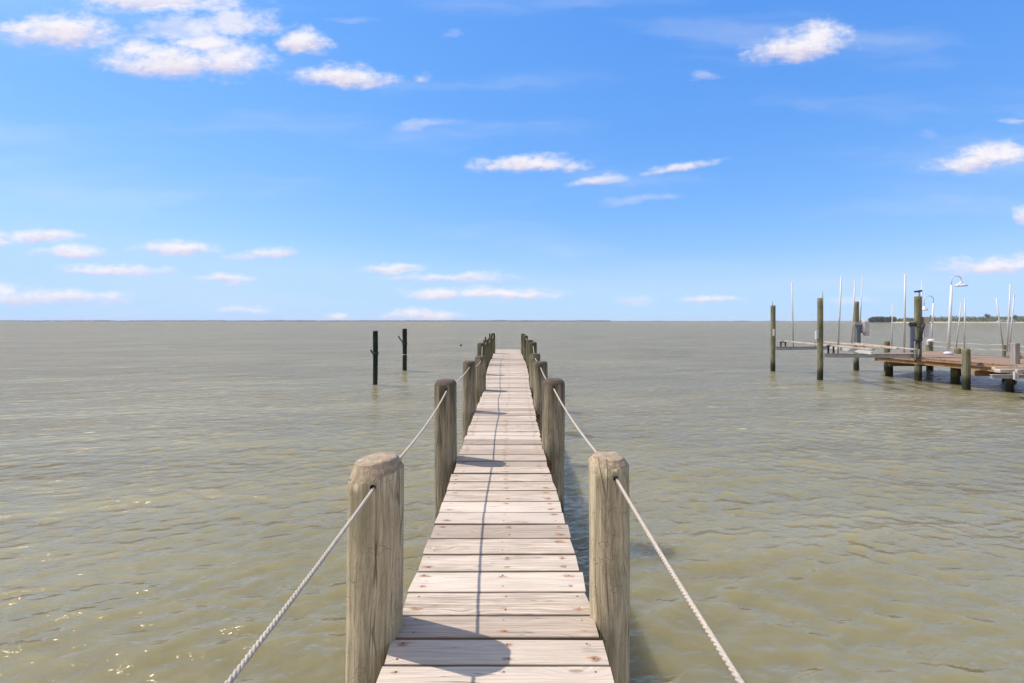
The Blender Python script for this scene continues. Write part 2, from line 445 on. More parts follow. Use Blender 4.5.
# ------------------------------------------------------------------ water: one sheet, polar about the pier's head
def build_water():
    rs = np.random.RandomState(5)
    front = np.linspace(-R(56), R(56), 1150)
    back = np.linspace(R(56), 2 * math.pi - R(56), 62)[1:-1]
    th = np.concatenate([front, back])
    rad = [0.9]
    while rad[-1] < 170: rad.append(rad[-1] * 1.0041 + .0006)
    while rad[-1] < 30000: rad.append(rad[-1] * 1.22)
    rad = np.array(rad)
    T, RR = np.meshgrid(th, rad)
    X = (RR * np.sin(T)).ravel(); Y = (RR * np.cos(T)).ravel()
    r = RR.ravel()
    dr = np.gradient(rad); DR = np.repeat(dr, len(th))
    fronty = (np.abs(T.ravel()) < R(56)).astype(float)
    DA = np.where(fronty > 0, r * (R(112) / 1150), r * .1)
    sp = np.maximum(DR, DA)
    Z = np.zeros_like(X); DX = np.zeros_like(X); DY = np.zeros_like(X)
    N = 170
    for i in range(N):
        lam = math.exp(rs.uniform(math.log(.085), math.log(.55))) if i > 24 else rs.uniform(.6, 3.4)
        right = rs.rand() < .5; main = R(-104) if right else R(-70)
        a = main + rs.normal(0, .46)
        k = 2 * math.pi / lam
        slope = .0225 * (1.2 if .13 < lam < .32 else .9) * (.75 if lam > .55 else 1.0)
        amp = slope / k
        ph = rs.uniform(0, 6.283)
        w = np.clip((lam / sp - 2.2) / 2.5, 0, 1)
        arg = k * (math.cos(a) * X + math.sin(a) * Y) + ph
        # groups of waves: slow patchy envelope
        env = .65 + .5 * np.sin(.11 * k * (math.cos(a + .9) * X + math.sin(a + .9) * Y) + ph * 2.3)
        side = 1 / (1 + np.exp(np.clip((-X if right else X) / 3.0, -30, 30)))
        w = w * (.45 + .85 * side)
        Z += amp * env * w * np.sin(arg)
        q = .5 * amp * env * w * np.cos(arg)
        DX += q * math.cos(a); DY += q * math.sin(a)
    V = np.stack([X + DX, Y + DY, Z], 1)
    nr, ntn = len(rad), len(th)
    V = np.concatenate([V, [[0, 0, 0]]])
    i = np.arange(nr - 1)[:, None] * ntn; j = np.arange(ntn)[None, :]; j2 = (np.arange(ntn) + 1)[None, :] % ntn
    quads = np.stack([i + j, i + ntn + j, i + ntn + j2, i + j2], -1).reshape(-1, 4)
    c = nr * ntn
    tris = np.stack([np.full(ntn, c), np.arange(ntn), (np.arange(ntn) + 1) % ntn], 1)
    loops = np.concatenate([quads.ravel(), tris.ravel()])
    starts = np.concatenate([np.arange(len(quads)) * 4, len(quads) * 4 + np.arange(len(tris)) * 3])
    tot = np.concatenate([np.full(len(quads), 4), np.full(len(tris), 3)])
    me = bpy.data.meshes.new('water')
    me.vertices.add(len(V)); me.vertices.foreach_set('co', V.astype(np.float32).ravel())
    me.loops.add(len(loops)); me.loops.foreach_set('vertex_index', loops.astype(np.int32))
    me.polygons.add(len(tot)); me.polygons.foreach_set('loop_start', starts.astype(np.int32)); me.polygons.foreach_set('loop_total', tot.astype(np.int32))
    me.polygons.foreach_set('use_smooth', np.ones(len(tot), dtype=bool))
    me.update(calc_edges=True)
    # make sure the sheet faces up
    if me.polygons[0].normal.z < 0: me.flip_normals()
    tag(link_mesh('water', me, mat_water()), kind='structure')
build_water()

# ------------------------------------------------------------------ pilings
def piling_mesh(r, z0, z1, seed, segs=36, nz=40, chamf=.045, slope=(0, 0), taper=.06, bend=.012, lump=.03, cut=False):
    """a rough log standing at the local origin; z0..z1 local heights"""
    bm = bmesh.new()
    rings = []
    zs = [z0 + (z1 - chamf - z0) * i / nz for i in range(nz + 1)]
    def rr(a, z):
        p = Vector((math.cos(a) * 1.2, math.sin(a) * 1.2, z * .8 + seed * 7.3))
        q = Vector((math.cos(a) * 4.0, math.sin(a) * 4.0, z * .6 + seed * 3.1))
        return r * (1 + lump * noise.noise(p) * 1.4 + lump * .5 * noise.noise(q)) * (1 + taper * (z1 - z) / max(1.0, z1 - z0) * .8)
    def ctr(z):
        return bend * noise.noise(Vector((seed, 1.7, z * .7))), bend * noise.noise(Vector((4.2, seed, z * .7)))
    for z in zs:
        cx, cy = ctr(z); t = (z - z0) / (z1 - z0)
        ring = []
        for k in range(segs):
            a = 2 * math.pi * k / segs
            q = rr(a, z)
            dz = 0
            if z == zs[-1]:
                dz = (slope[0] * math.cos(a) + slope[1] * math.sin(a)) * 1.0 + chamf * .35 * noise.noise(Vector((math.cos(a) * 1.5, math.sin(a) * 1.5, seed)))
            ring.append(bm.verts.new((cx + q * math.cos(a), cy + q * math.sin(a), z + dz)))
        rings.append(ring)
    cx, cy = ctr(z1)
    for fr, fz in (((.99, .05), (.76, .94), (.72, 1.0), (.45, 1.03), (.2, 1.04)) if cut else ((.93, .42), (.80, .85), (.72, 1.0), (.45, 1.04), (.2, 1.05))):
        ring = []
        for k in range(segs):
            a = 2 * math.pi * k / segs
            q = rr(a, z1) * fr
            tilt = (slope[0] * math.cos(a) + slope[1] * math.sin(a)) * fr * (1 - fz * .55)
            jit = .006 * noise.noise(Vector((math.cos(a) * 3 * fr, math.sin(a) * 3 * fr, seed * 1.9)))
            ring.append(bm.verts.new((cx + q * math.cos(a), cy + q * math.sin(a), z1 - chamf + chamf * fz + tilt + jit)))
        rings.append(ring)
    for a, b in zip(rings[:-1], rings[1:]):
        for k in range(segs):
            f = bm.faces.new((a[k], a[(k + 1) % segs], b[(k + 1) % segs], b[k])); f.smooth = not (cut and a is rings[nz + 1])
    bm.faces.new(rings[-1])
    bm.faces.new(list(reversed(rings[0])))
    return bm

def drill(o, p0, p1, rad):
    """bore a rope hole through a log (local coordinates)"""
    t = bmesh.new(); add_tube(t, [p0, p1], rad, 14)
    bmesh.ops.recalc_face_normals(t, faces=t.faces)
    me = bpy.data.meshes.new('bore'); t.to_mesh(me); t.free()
    me.materials.append(M_HOLE)
    c = bpy.data.objects.new('bore', me); COL.objects.link(c)
    md = o.modifiers.new('bore', 'BOOLEAN'); md.object = c; md.operation = 'DIFFERENCE'; md.solver = 'EXACT'; md.material_mode = 'TRANSFER'
    c.parent = o.parent; c.location = o.location; c.rotation_euler = o.rotation_euler
    bpy.context.view_layer.update()
    dg = bpy.context.evaluated_depsgraph_get()
    new = bpy.data.meshes.new_from_object(o.evaluated_get(dg))
    o.modifiers.clear(); o.data = new
    bpy.data.objects.remove(c)

# ------------------------------------------------------------------ the pier
DECK_Z = 1.0
EDGE_L = [(-3, -.555), (1.9, -.555), (3.1, -.552), (5, -.562), (7.5, -.56), (10, -.545), (11, -.58), (13, -.645), (16, -.70), (25, -.71)]
EDGE_R = [(-3, .436), (1.9, .436), (3.1, .428), (5, .405), (7.5, .43), (10.4, .475), (13, .56), (15.9, .61), (18.5, .60), (25, .60)]
pier = empty('pier', (0, 0, 0))
tag(pier, 'long narrow boardwalk pier of pale weathered planks between two rows of log posts', 'pier')

bounds = [682.5 / (y - 321.5) for y in (664.8, 638.1, 615.2, 591.9, 571.1, 554, 538, 523.7, 512, 501, 490, 481, 473.3)]
ys = list(bounds)
while ys[0] > -2.4: ys.insert(0, ys[0] - random.uniform(.165, .215))
while ys[-1] < 24.3: ys.append(ys[-1] + random.choice([.15, .19, .205, .215, .225, .235]) + random.uniform(-.008, .008))
bm = bmesh.new()
nail_bm_list = []
lay_b = bm.verts.layers.float_vector.new('board')
lay_n = bm.verts.layers.float_vector.new('nails')
for y0, y1 in zip(ys[:-1], ys[1:]):
    g = random.uniform(.008, .015)
    ym = (y0 + y1) / 2
    xl = lerp_tab(EDGE_L, ym) + random.gauss(0, .006)
    xr = lerp_tab(EDGE_R, ym) + random.gauss(0, .006)
    dz = random.gauss(0, .0022); rot = random.gauss(0, .0022); cup = random.uniform(-.002, .003)
    r1, r2 = random.random(), random.random()
    ends = (random.gauss(0, .004), random.gauss(0, .004))
    cols = (xl + random.uniform(.055, .10), (xl + xr) / 2 + random.uniform(.02, .06), xr - random.uniform(.055, .09))
    nx = 8
    prof = [(-.5, -.036), (-.5, -.006), (-.478, -.0008), (-.25, .0), (0, .0), (.25, .0), (.478, -.0008), (.5, -.006), (.5, -.036)]
    rows = []
    for i in range(nx + 1):
        t = i / nx
        x = xl + (xr - xl) * t
        row = []
        for v, z in prof:
            yy = ym + v * (y1 - y0 - g) + (x - (xl + xr) / 2) * rot
            if i == 0: xx = x + ends[0] * v * 2
            elif i == nx: xx = x + ends[1] * v * 2
            else: xx = x
            zz = DECK_Z + z + dz + cup * (4 * v * v) * (1 if z > -.01 else 0) + .0025 * noise.noise(Vector((x * 1.5, ym * 5, 0)))
            if abs(v) > .4 and z > -.01: zz -= .0015 * (1 + noise.noise(Vector((x * 9, ym * 9 + v, 3))))
            vt = bm.verts.new((xx, yy, zz))
            vt[lay_b] = (r1, v, r2); vt[lay_n] = cols
            row.append(vt)
        rows.append(row)
    for a, b in zip(rows[:-1], rows[1:]):
        for k in range(len(prof) - 1):
            f = bm.faces.new((a[k], a[k + 1], b[k + 1], b[k])); f.smooth = False
        bm.faces.new((a[0], b[0], b[-1], a[-1]))
    bm.faces.new(rows[0]); bm.faces.new(list(reversed(rows[-1])))
    if ym < 13 and ym > .3:
        for c in cols:
            for v in (-.27, .27):
                if random.random() < .93:
                    nail_bm_list.append((c + random.gauss(0, .006), ym + v * (y1 - y0) + random.gauss(0, .004), DECK_Z + dz + .0012))
for (x, y, z) in nail_bm_list:
    rr_ = random.uniform(.0035, .0052)
    ring = [bm.verts.new((x + rr_ * math.cos(a * math.pi / 4) * random.uniform(.8, 1.3), y + rr_ * math.sin(a * math.pi / 4), z)) for a in range(8)]
    f = bm.faces.new(ring); f.material_index = 1
    if f.normal.z < 0: f.normal_flip()
obj('decking', bm, [M_DECK, M_NAIL], pier)

# three stringers under the boards, following the edges
for tab_off in (0.05, .5, .95):
    bm = bmesh.new()
    yy = [-2.4 + i * (26.6 / 40) for i in range(41)]
    prev = None
    for y in yy:
        xl, xr = lerp_tab(EDGE_L, y), lerp_tab(EDGE_R, y)
        x = xl + (xr - xl) * tab_off
        cur = [bm.verts.new((x + sx * .022, y, DECK_Z - .039 - sz * .19)) for sx, sz in ((-1, 0), (1, 0), (1, 1), (-1, 1))]
        if prev:
            for k in range(4): bm.faces.new((prev[k], prev[(k + 1) % 4], cur[(k + 1) % 4], cur[k]))
        else: bm.faces.new(cur)
        prev = cur
    bm.faces.new(prev)
    obj('stringer', bm, M_BEAM, pier)

POSTS_L = [(-.55, -.655, .13, 1.82), (2.22, -.650, .130, 1.832), (5.0, -.69, .121, 1.857), (7.6, -.665, .107, 1.84), (9.95, -.622, .126, 1.745), (12.9, -.774, .112, 1.89), (15.8, -.80, .108, 1.865), (18.4, -.765, .10, 1.84), (21.4, -.735, .095, 1.95)]
POSTS_R = [(-.5, .53, .12, 1.8), (2.33, .517, .101, 1.815), (5.4, .522, .133, 1.815), (8.1, .56, .125, 1.79), (10.4, .60, .121, 1.77), (13.0, .69, .12, 1.91), (15.8, .72, .121, 1.86), (18.5, .685, .10, 1.93), (21.4, .66, .10, 1.925)]
HOLES = {0: [], 1: []}
for side, posts in ((0, POSTS_L), (1, POSTS_R)):
    for i, (y, x, r, zt) in enumerate(posts):
        near = i <= 1
        mat = M_PILE_NEAR if near else (M_PILE if i <= 4 else M_PILE_FAR)
        sl = (.012 * random.uniform(-1, 1), .012 * random.uniform(-1, 1)); ch = random.uniform(.03, .045); lump = .035
        if side == 0 and i == 1: sl = (.032, .004); ch = .075; lump = .03
        if side == 1 and i == 1: sl = (-.006, .004); ch = .036; lump = .03
        tilt_x, tilt_y = random.gauss(0, .004), random.gauss(0, .004)
        b_ = piling_mesh(r, -1.6 - 1.0, zt - DECK_Z, seed=side * 20 + i + 1, segs=56 if near else 32, nz=60 if near else 34, chamf=ch, slope=sl, taper=.10 if not near else .03, lump=lump, cut=near)
        o = obj('piling', b_, mat, pier, (x, y, DECK_Z))
        o.rotation_euler = (tilt_x, tilt_y, 0)
        hz = zt - (.09 if i != 1 else (.098 if side == 0 else .085))
        hx = x + {(0, 1): .024, (1, 1): .012}.get((side, i), .02 if side == 0 else -.0)
        HOLES[side].append((hx, y, hz, r))
        if 1 <= i <= 4:
            drill(o, Vector((hx - x, -r * 1.5, hz - DECK_Z)), Vector((hx - x, r * 1.5, hz - DECK_Z)), .0125)

# cap beams bolted across each pair of pilings, with their bolts
for (yl, xl, rl, _), (yr, xr, r_, _) in zip(POSTS_L, POSTS_R):
    bm = bmesh.new(); y = (yl + yr) / 2 + .17
    add_box(bm, xl - .1, xr + .1, y, y + .05, DECK_Z - .47, DECK_Z - .235, .004)
    cb = obj('cap_beam', bm, M_CAP, pier)
    bm = bmesh.new()
    for xx in (xl, xr):
        add_lathe(bm, [(0, 0), (.018, 0), (.018, .014), (.028, .014), (.028, .018), (0, .018)], (0, 0, 0), 8)
    bm.free()
for side, i, dz in ((1, 2, -.12), (1, 3, -.10)):
    y, x, r, zt = (POSTS_L, POSTS_R)[side][i]
    bm = bmesh.new()
    s = 1 if side == 0 else -1
    add_box(bm, x + s * r * .45 - .03, x + s * r * .45 + .03, y - r - .035, y - r * .7, DECK_Z + dz - .10, DECK_Z + dz - .0, .006)
    add_tube(bm, [(x + s * r * .45, y - r - .034, DECK_Z + dz - .05), (x + s * r * .45, y - r - .06, DECK_Z + dz - .05)], .014, 8)
    obj('bolt_bracket', bm, M_RUST, pier)

# jagged splinters standing on two of the far post heads
for (px, y, z, h) in ((485.6, 15.8, 1.85, .12), (489.6, 18.4, 1.82, .2), (491.2, 18.4, 1.82, .14)):
    bm = bmesh.new(); x = (px - VX) * y / F
    add_box(bm, x - .025, x + .025, y - .04, y + .04, z - .05, z + h, .006)
    obj('splinter', bm, M_PILE_FAR, pier)

# ------------------------------------------------------------------ ropes of the pier: three-strand, one rope per side
def rope_mesh(path_pts, rad, pitch, twist_until):
    bm = bmesh.new()
    P = [Vector(p) for p in path_pts]
    cum = [0.0]
    for a, b in zip(P[:-1], P[1:]): cum.append(cum[-1] + (b - a).length)
    def point(s):
        import bisect
        k = min(max(bisect.bisect_right(cum, s) - 1, 0), len(P) - 2)
        t = (s - cum[k]) / (cum[k + 1] - cum[k])
        return P[k].lerp(P[k + 1], t)
    s, S = 0.0, []
    while s < cum[-1]:
        S.append(s)
        s += .0085 if point(s).y < twist_until else .05
    S.append(cum[-1] - 1e-4)
    for strand in range(3):
        pts = []
        for s in S:
            p = point(s); d = (point(min(s + .02, cum[-1] - 1e-5)) - point(max(s - .02, 0))).normalized()
            u = d.cross(Vector((0, 0, 1))).normalized(); w = u.cross(d)
            far = p.y >= twist_until
            pit = pitch
            a = 2 * math.pi * (s / pit) + strand * 2.0944
            if far: a = strand * 2.0944
            pts.append(p + (u * math.cos(a) + w * math.sin(a)) * rad * .52)
        add_tube(bm, pts, rad * .55, 7)
    return bm

for side, lab in ((0, 'pale twisted rope threaded through the left row of pier posts'), (1, 'pale twisted rope threaded through the right row of pier posts')):
    pts = []
    H = HOLES[side]
    for (a, b) in zip(H[:-1], H[1:]):
        p0 = Vector((a[0], a[1], a[2])); p1 = Vector((b[0], b[1], b[2]))
        L = (p1 - p0).length
        sag = .045 if a[1] < 0 else random.uniform(.03, .07)
        n = 24
        for k in range(n):
            t = k / n
            q = p0.lerp(p1, t)
            q.z -= sag * 4 * t * (1 - t)
            pts.append(q)
    pts.append(Vector(H[-1][:3]))
    o = obj('rope', rope_mesh(pts, .0078 if side == 0 else .0082, .048, 7.0), M_ROPE, None)
    tag(o, lab, 'rope', 'rope handrails of the pier')

# ------------------------------------------------------------------ two lone mooring piles left of the pier
def loose_piling(px, top, bot, w, hook, label):
    d = CAMZ * F / (bot - VY)
    x = (px - VX) * d / F; zt = CAMZ - (top - VY) * d / F; r = w * d / F / 2
    e = empty('mooring_pile', (x, d, 0))
    tag(e, label, 'piling', 'lone mooring piles left of the pier')
    obj('log', piling_mesh(r, -1.5, zt, seed=px * .1, segs=24, nz=24, chamf=.02, taper=-.18), M_PILE_DARK, e)
    bm = bmesh.new()
    pts = [Vector(((hx - px) * d / F, -r * .7, CAMZ - (hy - VY) * d / F)) for hx, hy in hook]
    add_tube(bm, pts, [.028] * (len(pts) - 1) + [.04], 8)
    obj('mooring_hook', bm, M_BLACK, e)
    bm = bmesh.new()
    zz = pts[0].z
    for k in range(3):
        add_tube(bm, [(r * 1.12 * math.cos(a * math.pi / 8), r * 1.12 * math.sin(a * math.pi / 8), zz - .03 + k * .03) for a in range(17)], .018, 6, caps=False)
    obj('rope_wrap', bm, M_BLACK, e)
    return e, d, r
loose_piling(375.4, 330.8, 384.8, 5.0, [(377.5, 353.4), (374.0, 353.2), (372.6, 352.2), (371.2, 349.6)], 'dark green mooring pile, nearer of the two, with a small hook halfway down')
e2, d2, r2 = loose_piling(404.6, 328.6, 370.8, 4.6, [(406.5, 343.6), (404.4, 343.2), (402.0, 341.0), (399.8, 338.2), (399.0, 335.8)], 'dark green mooring pile, farther of the two, with a long upswept hook')
bm = bmesh.new(); zb = CAMZ - (354.6 - VY) * d2 / F
add_tube(bm, [(r2 * 1.02 * math.cos(a * math.pi / 8), r2 * 1.02 * math.sin(a * math.pi / 8), zb) for a in range(17)], .016, 6, caps=False)
obj('pale_cord', bm, M_DOCKROPE, e2)

# small dark float on the water beyond the pier's left side
bm = bmesh.new(); d = CAMZ * F / (345.6 - VY)
add_lathe(bm, [(0, -.10), (.09, -.07), (.13, 0), (.10, .09), (.03, .12), (.03, .17), (0, .17)], (0, 0, 0), 12)
tag(obj('float', bm, M_BLACK, None, ((461 - VX) * d / F, d, .02)), 'tiny dark float bobbing on open water beyond the posts', 'float')

# ------------------------------------------------------------------ the neighbouring dock (runs parallel to the pier, to its right)
dock = empty('dock', (17.2, 15.0, 0))
tag(dock, 'brown timber dock with an orange edge board standing on short piles at the right', 'dock')
def dk(name, bm, mat, smooth=False):
    o = obj(name, bm, mat, dock, None, smooth)
    o.location = (-17.2, -15.0, 0)
    return o
LE = [(4, 17.45), (15, 17.38), (19, 17.15), (20.9, 16.85)]
bm = bmesh.new(); y = 4.0
while y < 23.7:
    w = random.uniform(.135, .15)
    xl = lerp_tab(LE, y) if y < 20.9 else 16.85 + (y - 20.9) * 1.55
    xr = 20.95 if y < 19 else 20.95 + (y - 19) * .14
    if xr - xl > .2:
        add_box(bm, xl + random.gauss(0, .012), xr + random.gauss(0, .012), y, y + w - .007, DECK_Z - .04, DECK_Z + random.gauss(0, .003), .003)
    y += w
dk('decking', bm, M_DOCKBOARD)
for k, (zlo, zhi, off) in enumerate(((-.125, -.105, -.03), (-.30, -.21, .05))):
    bm = bmesh.new(); prev = None
    for y in [4 + i * .65 for i in range(27)]:
        x = lerp_tab(LE, min(y, 20.9)) + .02
        cur = [bm.verts.new((x + sx * .022 + off, y, DECK_Z + sz)) for sx, sz in ((-1, zhi + .055), (1, zhi + .055), (1, zlo), (-1, zlo))]
        if prev:
            for q in range(4): bm.faces.new((prev[q], prev[(q + 1) % 4], cur[(q + 1) % 4], cur[q]))
        else: bm.faces.new(cur)
        prev = cur
    bm.faces.new(prev)
    dk('edge_board', bm, M_FASCIA)
bm = bmesh.new()
p0, p1 = Vector((16.87, 20.95, 0)), Vector((21.5, 23.85, 0)); dd = (p1 - p0).normalized(); nn = Vector((-dd.y, dd.x, 0)) * .022
vs = [bm.verts.new((p.x + s * nn.x, p.y + s * nn.y, DECK_Z + z)) for z in (-.045, -.30) for p in (p0, p1) for s in (-1, 1)]
for f in ((0, 1, 3, 2), (4, 5, 7, 6), (0, 1, 5, 4), (2, 3, 7, 6), (0, 2, 6, 4), (1, 3, 7, 5)): bm.faces.new([vs[i] for i in f])
dk('end_board', bm, M_FASCIA)
for xs in (18.6, 19.8, 20.9):
    bm = bmesh.new(); add_box(bm, xs - .03, xs + .03, 4, 21.2, DECK_Z - .26, DECK_Z - .043, .003); dk('stringer', bm, M_BEAM)
bm = bmesh.new(); add_box(bm, 20.78, 20.93, 4, 19.0, DECK_Z + .005, DECK_Z + .12, .01); dk('toe_rail', bm, M_DOCKBOARD)
for yb in (16.85, 20.6, 12.5):
    bm = bmesh.new(); add_box(bm, 17.25, 21.0, yb, yb + .07, DECK_Z - .52, DECK_Z - .315, .005); dk('cap_beam', bm, M_FASCIA)
def dpile(name, px, bot, top, w, mat=M_PILE_DOCK, ztop=None, d=None):
    d = d or CAMZ * F / (bot - VY)
    x = (px - VX) * d / F; r = w * d / F / 2 * d / math.hypot(x, d)
    zt = ztop if ztop is not None else CAMZ - (top - VY) * d / F
    o = obj(name, piling_mesh(r, -1.5, zt, seed=px * .37 + bot, segs=24, nz=24, chamf=.025, taper=.04), mat, dock)
    o.location = (x - 17.2, d - 15.0, 0)
    return x, d, zt, r
E = dpile('piling', 966, 389.3, 348.5, 9.0)
G = dpile('piling', 889, 375.8, 0, 8.0, ztop=.70)
K1 = dpile('piling', 887, 370.6, 341, 6.6)
K2 = dpile('piling', 929.8, 370.6, 342, 7.4)
dpile('piling', 955, 383.6, 0, 9.6, M_PILE_FAR, ztop=.70)
K3 = dpile('piling', 957.6, 0, 348, 7.4, d=21.2)
K4 = dpile('piling', 1004.2, 0, 344.5, 4.2, d=19.3)
K5 = dpile('piling', 1014.5, 0, 349, 5.2, d=18.7)
dpile('piling', 1009.6, 391, 0, 8.6, M_PILE_FAR, ztop=.70)
dpile('piling', 1075, 395, 0, 9, M_PILE_FAR, ztop=.70)
bm = bmesh.new(); xF = (1008.6 - VX) * 16.3 / F
add_box(bm, xF - .09, xF + .09, 16.0, 16.2, .60, 1.74, .012); dk('square_post', bm, M_DOCKGREY)
bm = bmesh.new(); add_box(bm, xF + .06, xF + .2, 16.25, 16.36, 1.62, 1.70, .01); dk('cleat', bm, M_BLACK)
for (xx, yy, zz) in ((K3[0] + .12, K3[1] - .17, K3[2] - .16), (K5[0] + .05, K5[1] - .12, K5[2] - .2), (K2[0] - .18, K2[1] - .1, K2[2] - .05)):
    bm = bmesh.new(); add_box(bm, xx - .05, xx + .05, yy - .03, yy + .05, zz - .1, zz + .1, .01); dk('white_plate', bm, M_WHITE)
# two ropes strung along the dock's far side
for (za, zb, lab) in ((1.50, 1.52, 'upper pale rope strung between the short posts on the far side of the brown dock'), (1.27, 1.29, 'lower pale rope strung between the short posts on the far side of the brown dock')):
    bm = bmesh.new(); pts = []
    stops = [(K2[0], K2[1], za), (20.95, 19.3, zb), (20.98, 15.2, za - .05), (21.0, 9.0, za)]
    for a, b in zip(stops[:-1], stops[1:]):
        for k in range(12):
            t = k / 12; pts.append((a[0] + (b[0] - a[0]) * t, a[1] + (b[1] - a[1]) * t, a[2] + (b[2] - a[2]) * t - .16 * t * (1 - t)))
    pts.append(stops[-1]); add_tube(bm, pts, .013, 6)
    tag(obj('dock_rope', bm, M_DOCKROPE), lab, 'rope', 'ropes along the dock')

# ------------------------------------------------------------------ boat lift at the end of the dock
LX, LY = 15.2, 21.0
lift = empty('boat_lift', (LX, LY, 0))
tag(lift, 'empty boat lift of grey beams and bunks between four tall piles', 'boat lift')
def lf(name, bm, mat, parent=None):
    o = obj(name, bm, mat, parent or lift)
    if parent is None: o.location = (-LX, -LY, 0)
    return o
def lpile(px, bot, top, w):
    d = CAMZ * F / (bot - VY); x = (px - VX) * d / F; r = w * d / F / 2 * d / math.hypot(x, d) * 1.08
    zt = CAMZ - (top - VY) * d / F
    o = obj('piling', piling_mesh(r, -1.5, zt, seed=px * .21, segs=28, nz=30, chamf=.02, taper=.02), M_PILE_DOCK, lift)
    o.location = (x - LX, d - LY, 0)
    return x, d, zt, r, o
A = lpile(773, 371.3, 305.4, 4.7)
B = lpile(820.2, 380.2, 298.0, 5.7)
C_ = lpile(856.2, 370.4, 301.5, 5.4)
D = lpile(918, 380.6, 296.3, 7.4)
def ibeam(x0, y0, x1, y1, zc, h, w, tp=.022):
    bm = bmesh.new()
    L = math.hypot(x1 - x0, y1 - y0); ang = math.atan2(y1 - y0, x1 - x0)
    M = Matrix.Translation((x0, y0, zc)) @ Matrix.Rotation(ang, 4, 'Z')
    add_box(bm, 0, L, -w / 2, w / 2, h / 2 - tp, h / 2, .003, M=M)
    add_box(bm, 0, L, -w / 2, w / 2, -h / 2, -h / 2 + tp, .003, M=M)
    add_box(bm, .002, L - .002, -.012, .012, -h / 2 + tp + .001, h / 2 - tp - .001, 0, M=M)
    return bm
lf('cross_beam', ibeam(A[0] + .1, A[1] - .12, C_[0] - .05, C_[1] - .05, 1.165, .17, .12), M_ALU)
lf('cross_beam', ibeam(B[0] + .1, B[1] - .14, D[0] - .12, D[1] - .12, 1.065, .17, .12), M_ALU)
def bunk(p0, p1, w, h, mat, name='bunk'):
    bm = bmesh.new(); a, b = Vector(p0), Vector(p1)
    L = (b - a).length
    X = (b - a).normalized(); Yv = Vector((0, 0, 1)).cross(X).normalized(); Zv = X.cross(Yv)
    M = Matrix((X, Yv, Zv)).transposed().to_4x4(); M.translation = a
    add_box(bm, 0, L, -w / 2, w / 2, -h / 2, h / 2, .006, M=M)
    return lf(name, bm, mat)
bunk((13.72, 23.1, 1.53), (13.55, 16.9, 1.46), .12, .06, M_BUNK)
bunk((15.55, 22.6, 1.50), (14.45, 16.9, 1.50), .12, .06, M_BUNK)
bunk((14.35, 20.3, 1.34), (13.25, 16.6, 1.35), .06, .12, M_WHITE, 'bunk_rail')
bunk((16.6, 21.8, 1.46), (15.1, 16.9, 1.46), .12, .05, M_BUNK)
for (x, y) in ((13.70, A[1] - .12), (13.62, B[1] - .14), (15.4, A[1] - .1), (14.95, B[1] - .13)):
    zb = 1.25 if y > 21 else 1.15
    bm = bmesh.new()
    for s in (-.11, .11): add_box(bm, x + s - .025, x + s + .025, y - .03, y + .03, zb + .002, 1.44, .004)
    add_box(bm, x - .16, x + .16, y - .06, y + .06, 1.441, 1.475, .004)
    lf('bunk_bracket', bm, M_ALU if x > 14 else M_BLACK)
# guide poles rising from the beams
def pole_between(pb, pt, r=.035, mat=M_WHITE):
    bm = bmesh.new(); add_tube(bm, [pb, pt], [r * .64, r * .56], 10); return bm
for (bx, by, tx, ty, d, r) in ((793.3, 346.8, 792.0, 282, A[1] - .12, .05), (838.0, 353.3, 841.3, 276, B[1] - .14, .055), (851.6, 345.5, 855.2, 280, A[1] - .15, .05), (904.2, 352.5, 905.2, 274, D[1] - .14, .06)):
    lf('guide_pole', pole_between(at(bx, by, d), at(tx, ty, d), r), M_WHITE)
# lift motors on the inner piles
def motor(P, px0, px1, py0, py1, cover):
    d = P[1] - P[3] - .05
    a, b = at(px0, py0, d), at(px1, py1, d)
    bm = bmesh.new(); add_box(bm, a.x, b.x, d - .05, d + .06, b.z, a.z, .008)
    o = lf('motor_plate', bm, M_MOTOR)
    if cover:
        a, b = at(cover[0], cover[1], d), at(cover[2], cover[3], d)
        bm = bmesh.new()
        add_box(bm, a.x, b.x - .04, d - .16, d + .12, b.z + .12, a.z, .06)
        add_box(bm, a.x + .12, b.x, d - .13, d + .09, b.z, a.z - .22, .05)
        lf('motor_cover', bm, M_COVER)
    return o
motor(C_, 856.2, 860.2, 324, 345, (861.3, 320.3, 868.3, 335.6))
motor(D, 910.8, 914.4, 325, 352.5, None)
d = C_[1] - C_[3] - .05
bm = bmesh.new(); a, b = at(853.5, 322.3, d), at(862.5, 325.0, d); add_box(bm, a.x, b.x, d - .07, d + .08, b.z, a.z, .008); lf('drive_shaft', bm, M_ALU)
d = D[1] - D[3] - .05
bm = bmesh.new(); a = at(912.6, 324.3, d); add_tube(bm, [(a.x - .1, d, a.z), (a.x + .12, d, a.z)], .09, 12); lf('winch_drum', bm, M_BLACK)
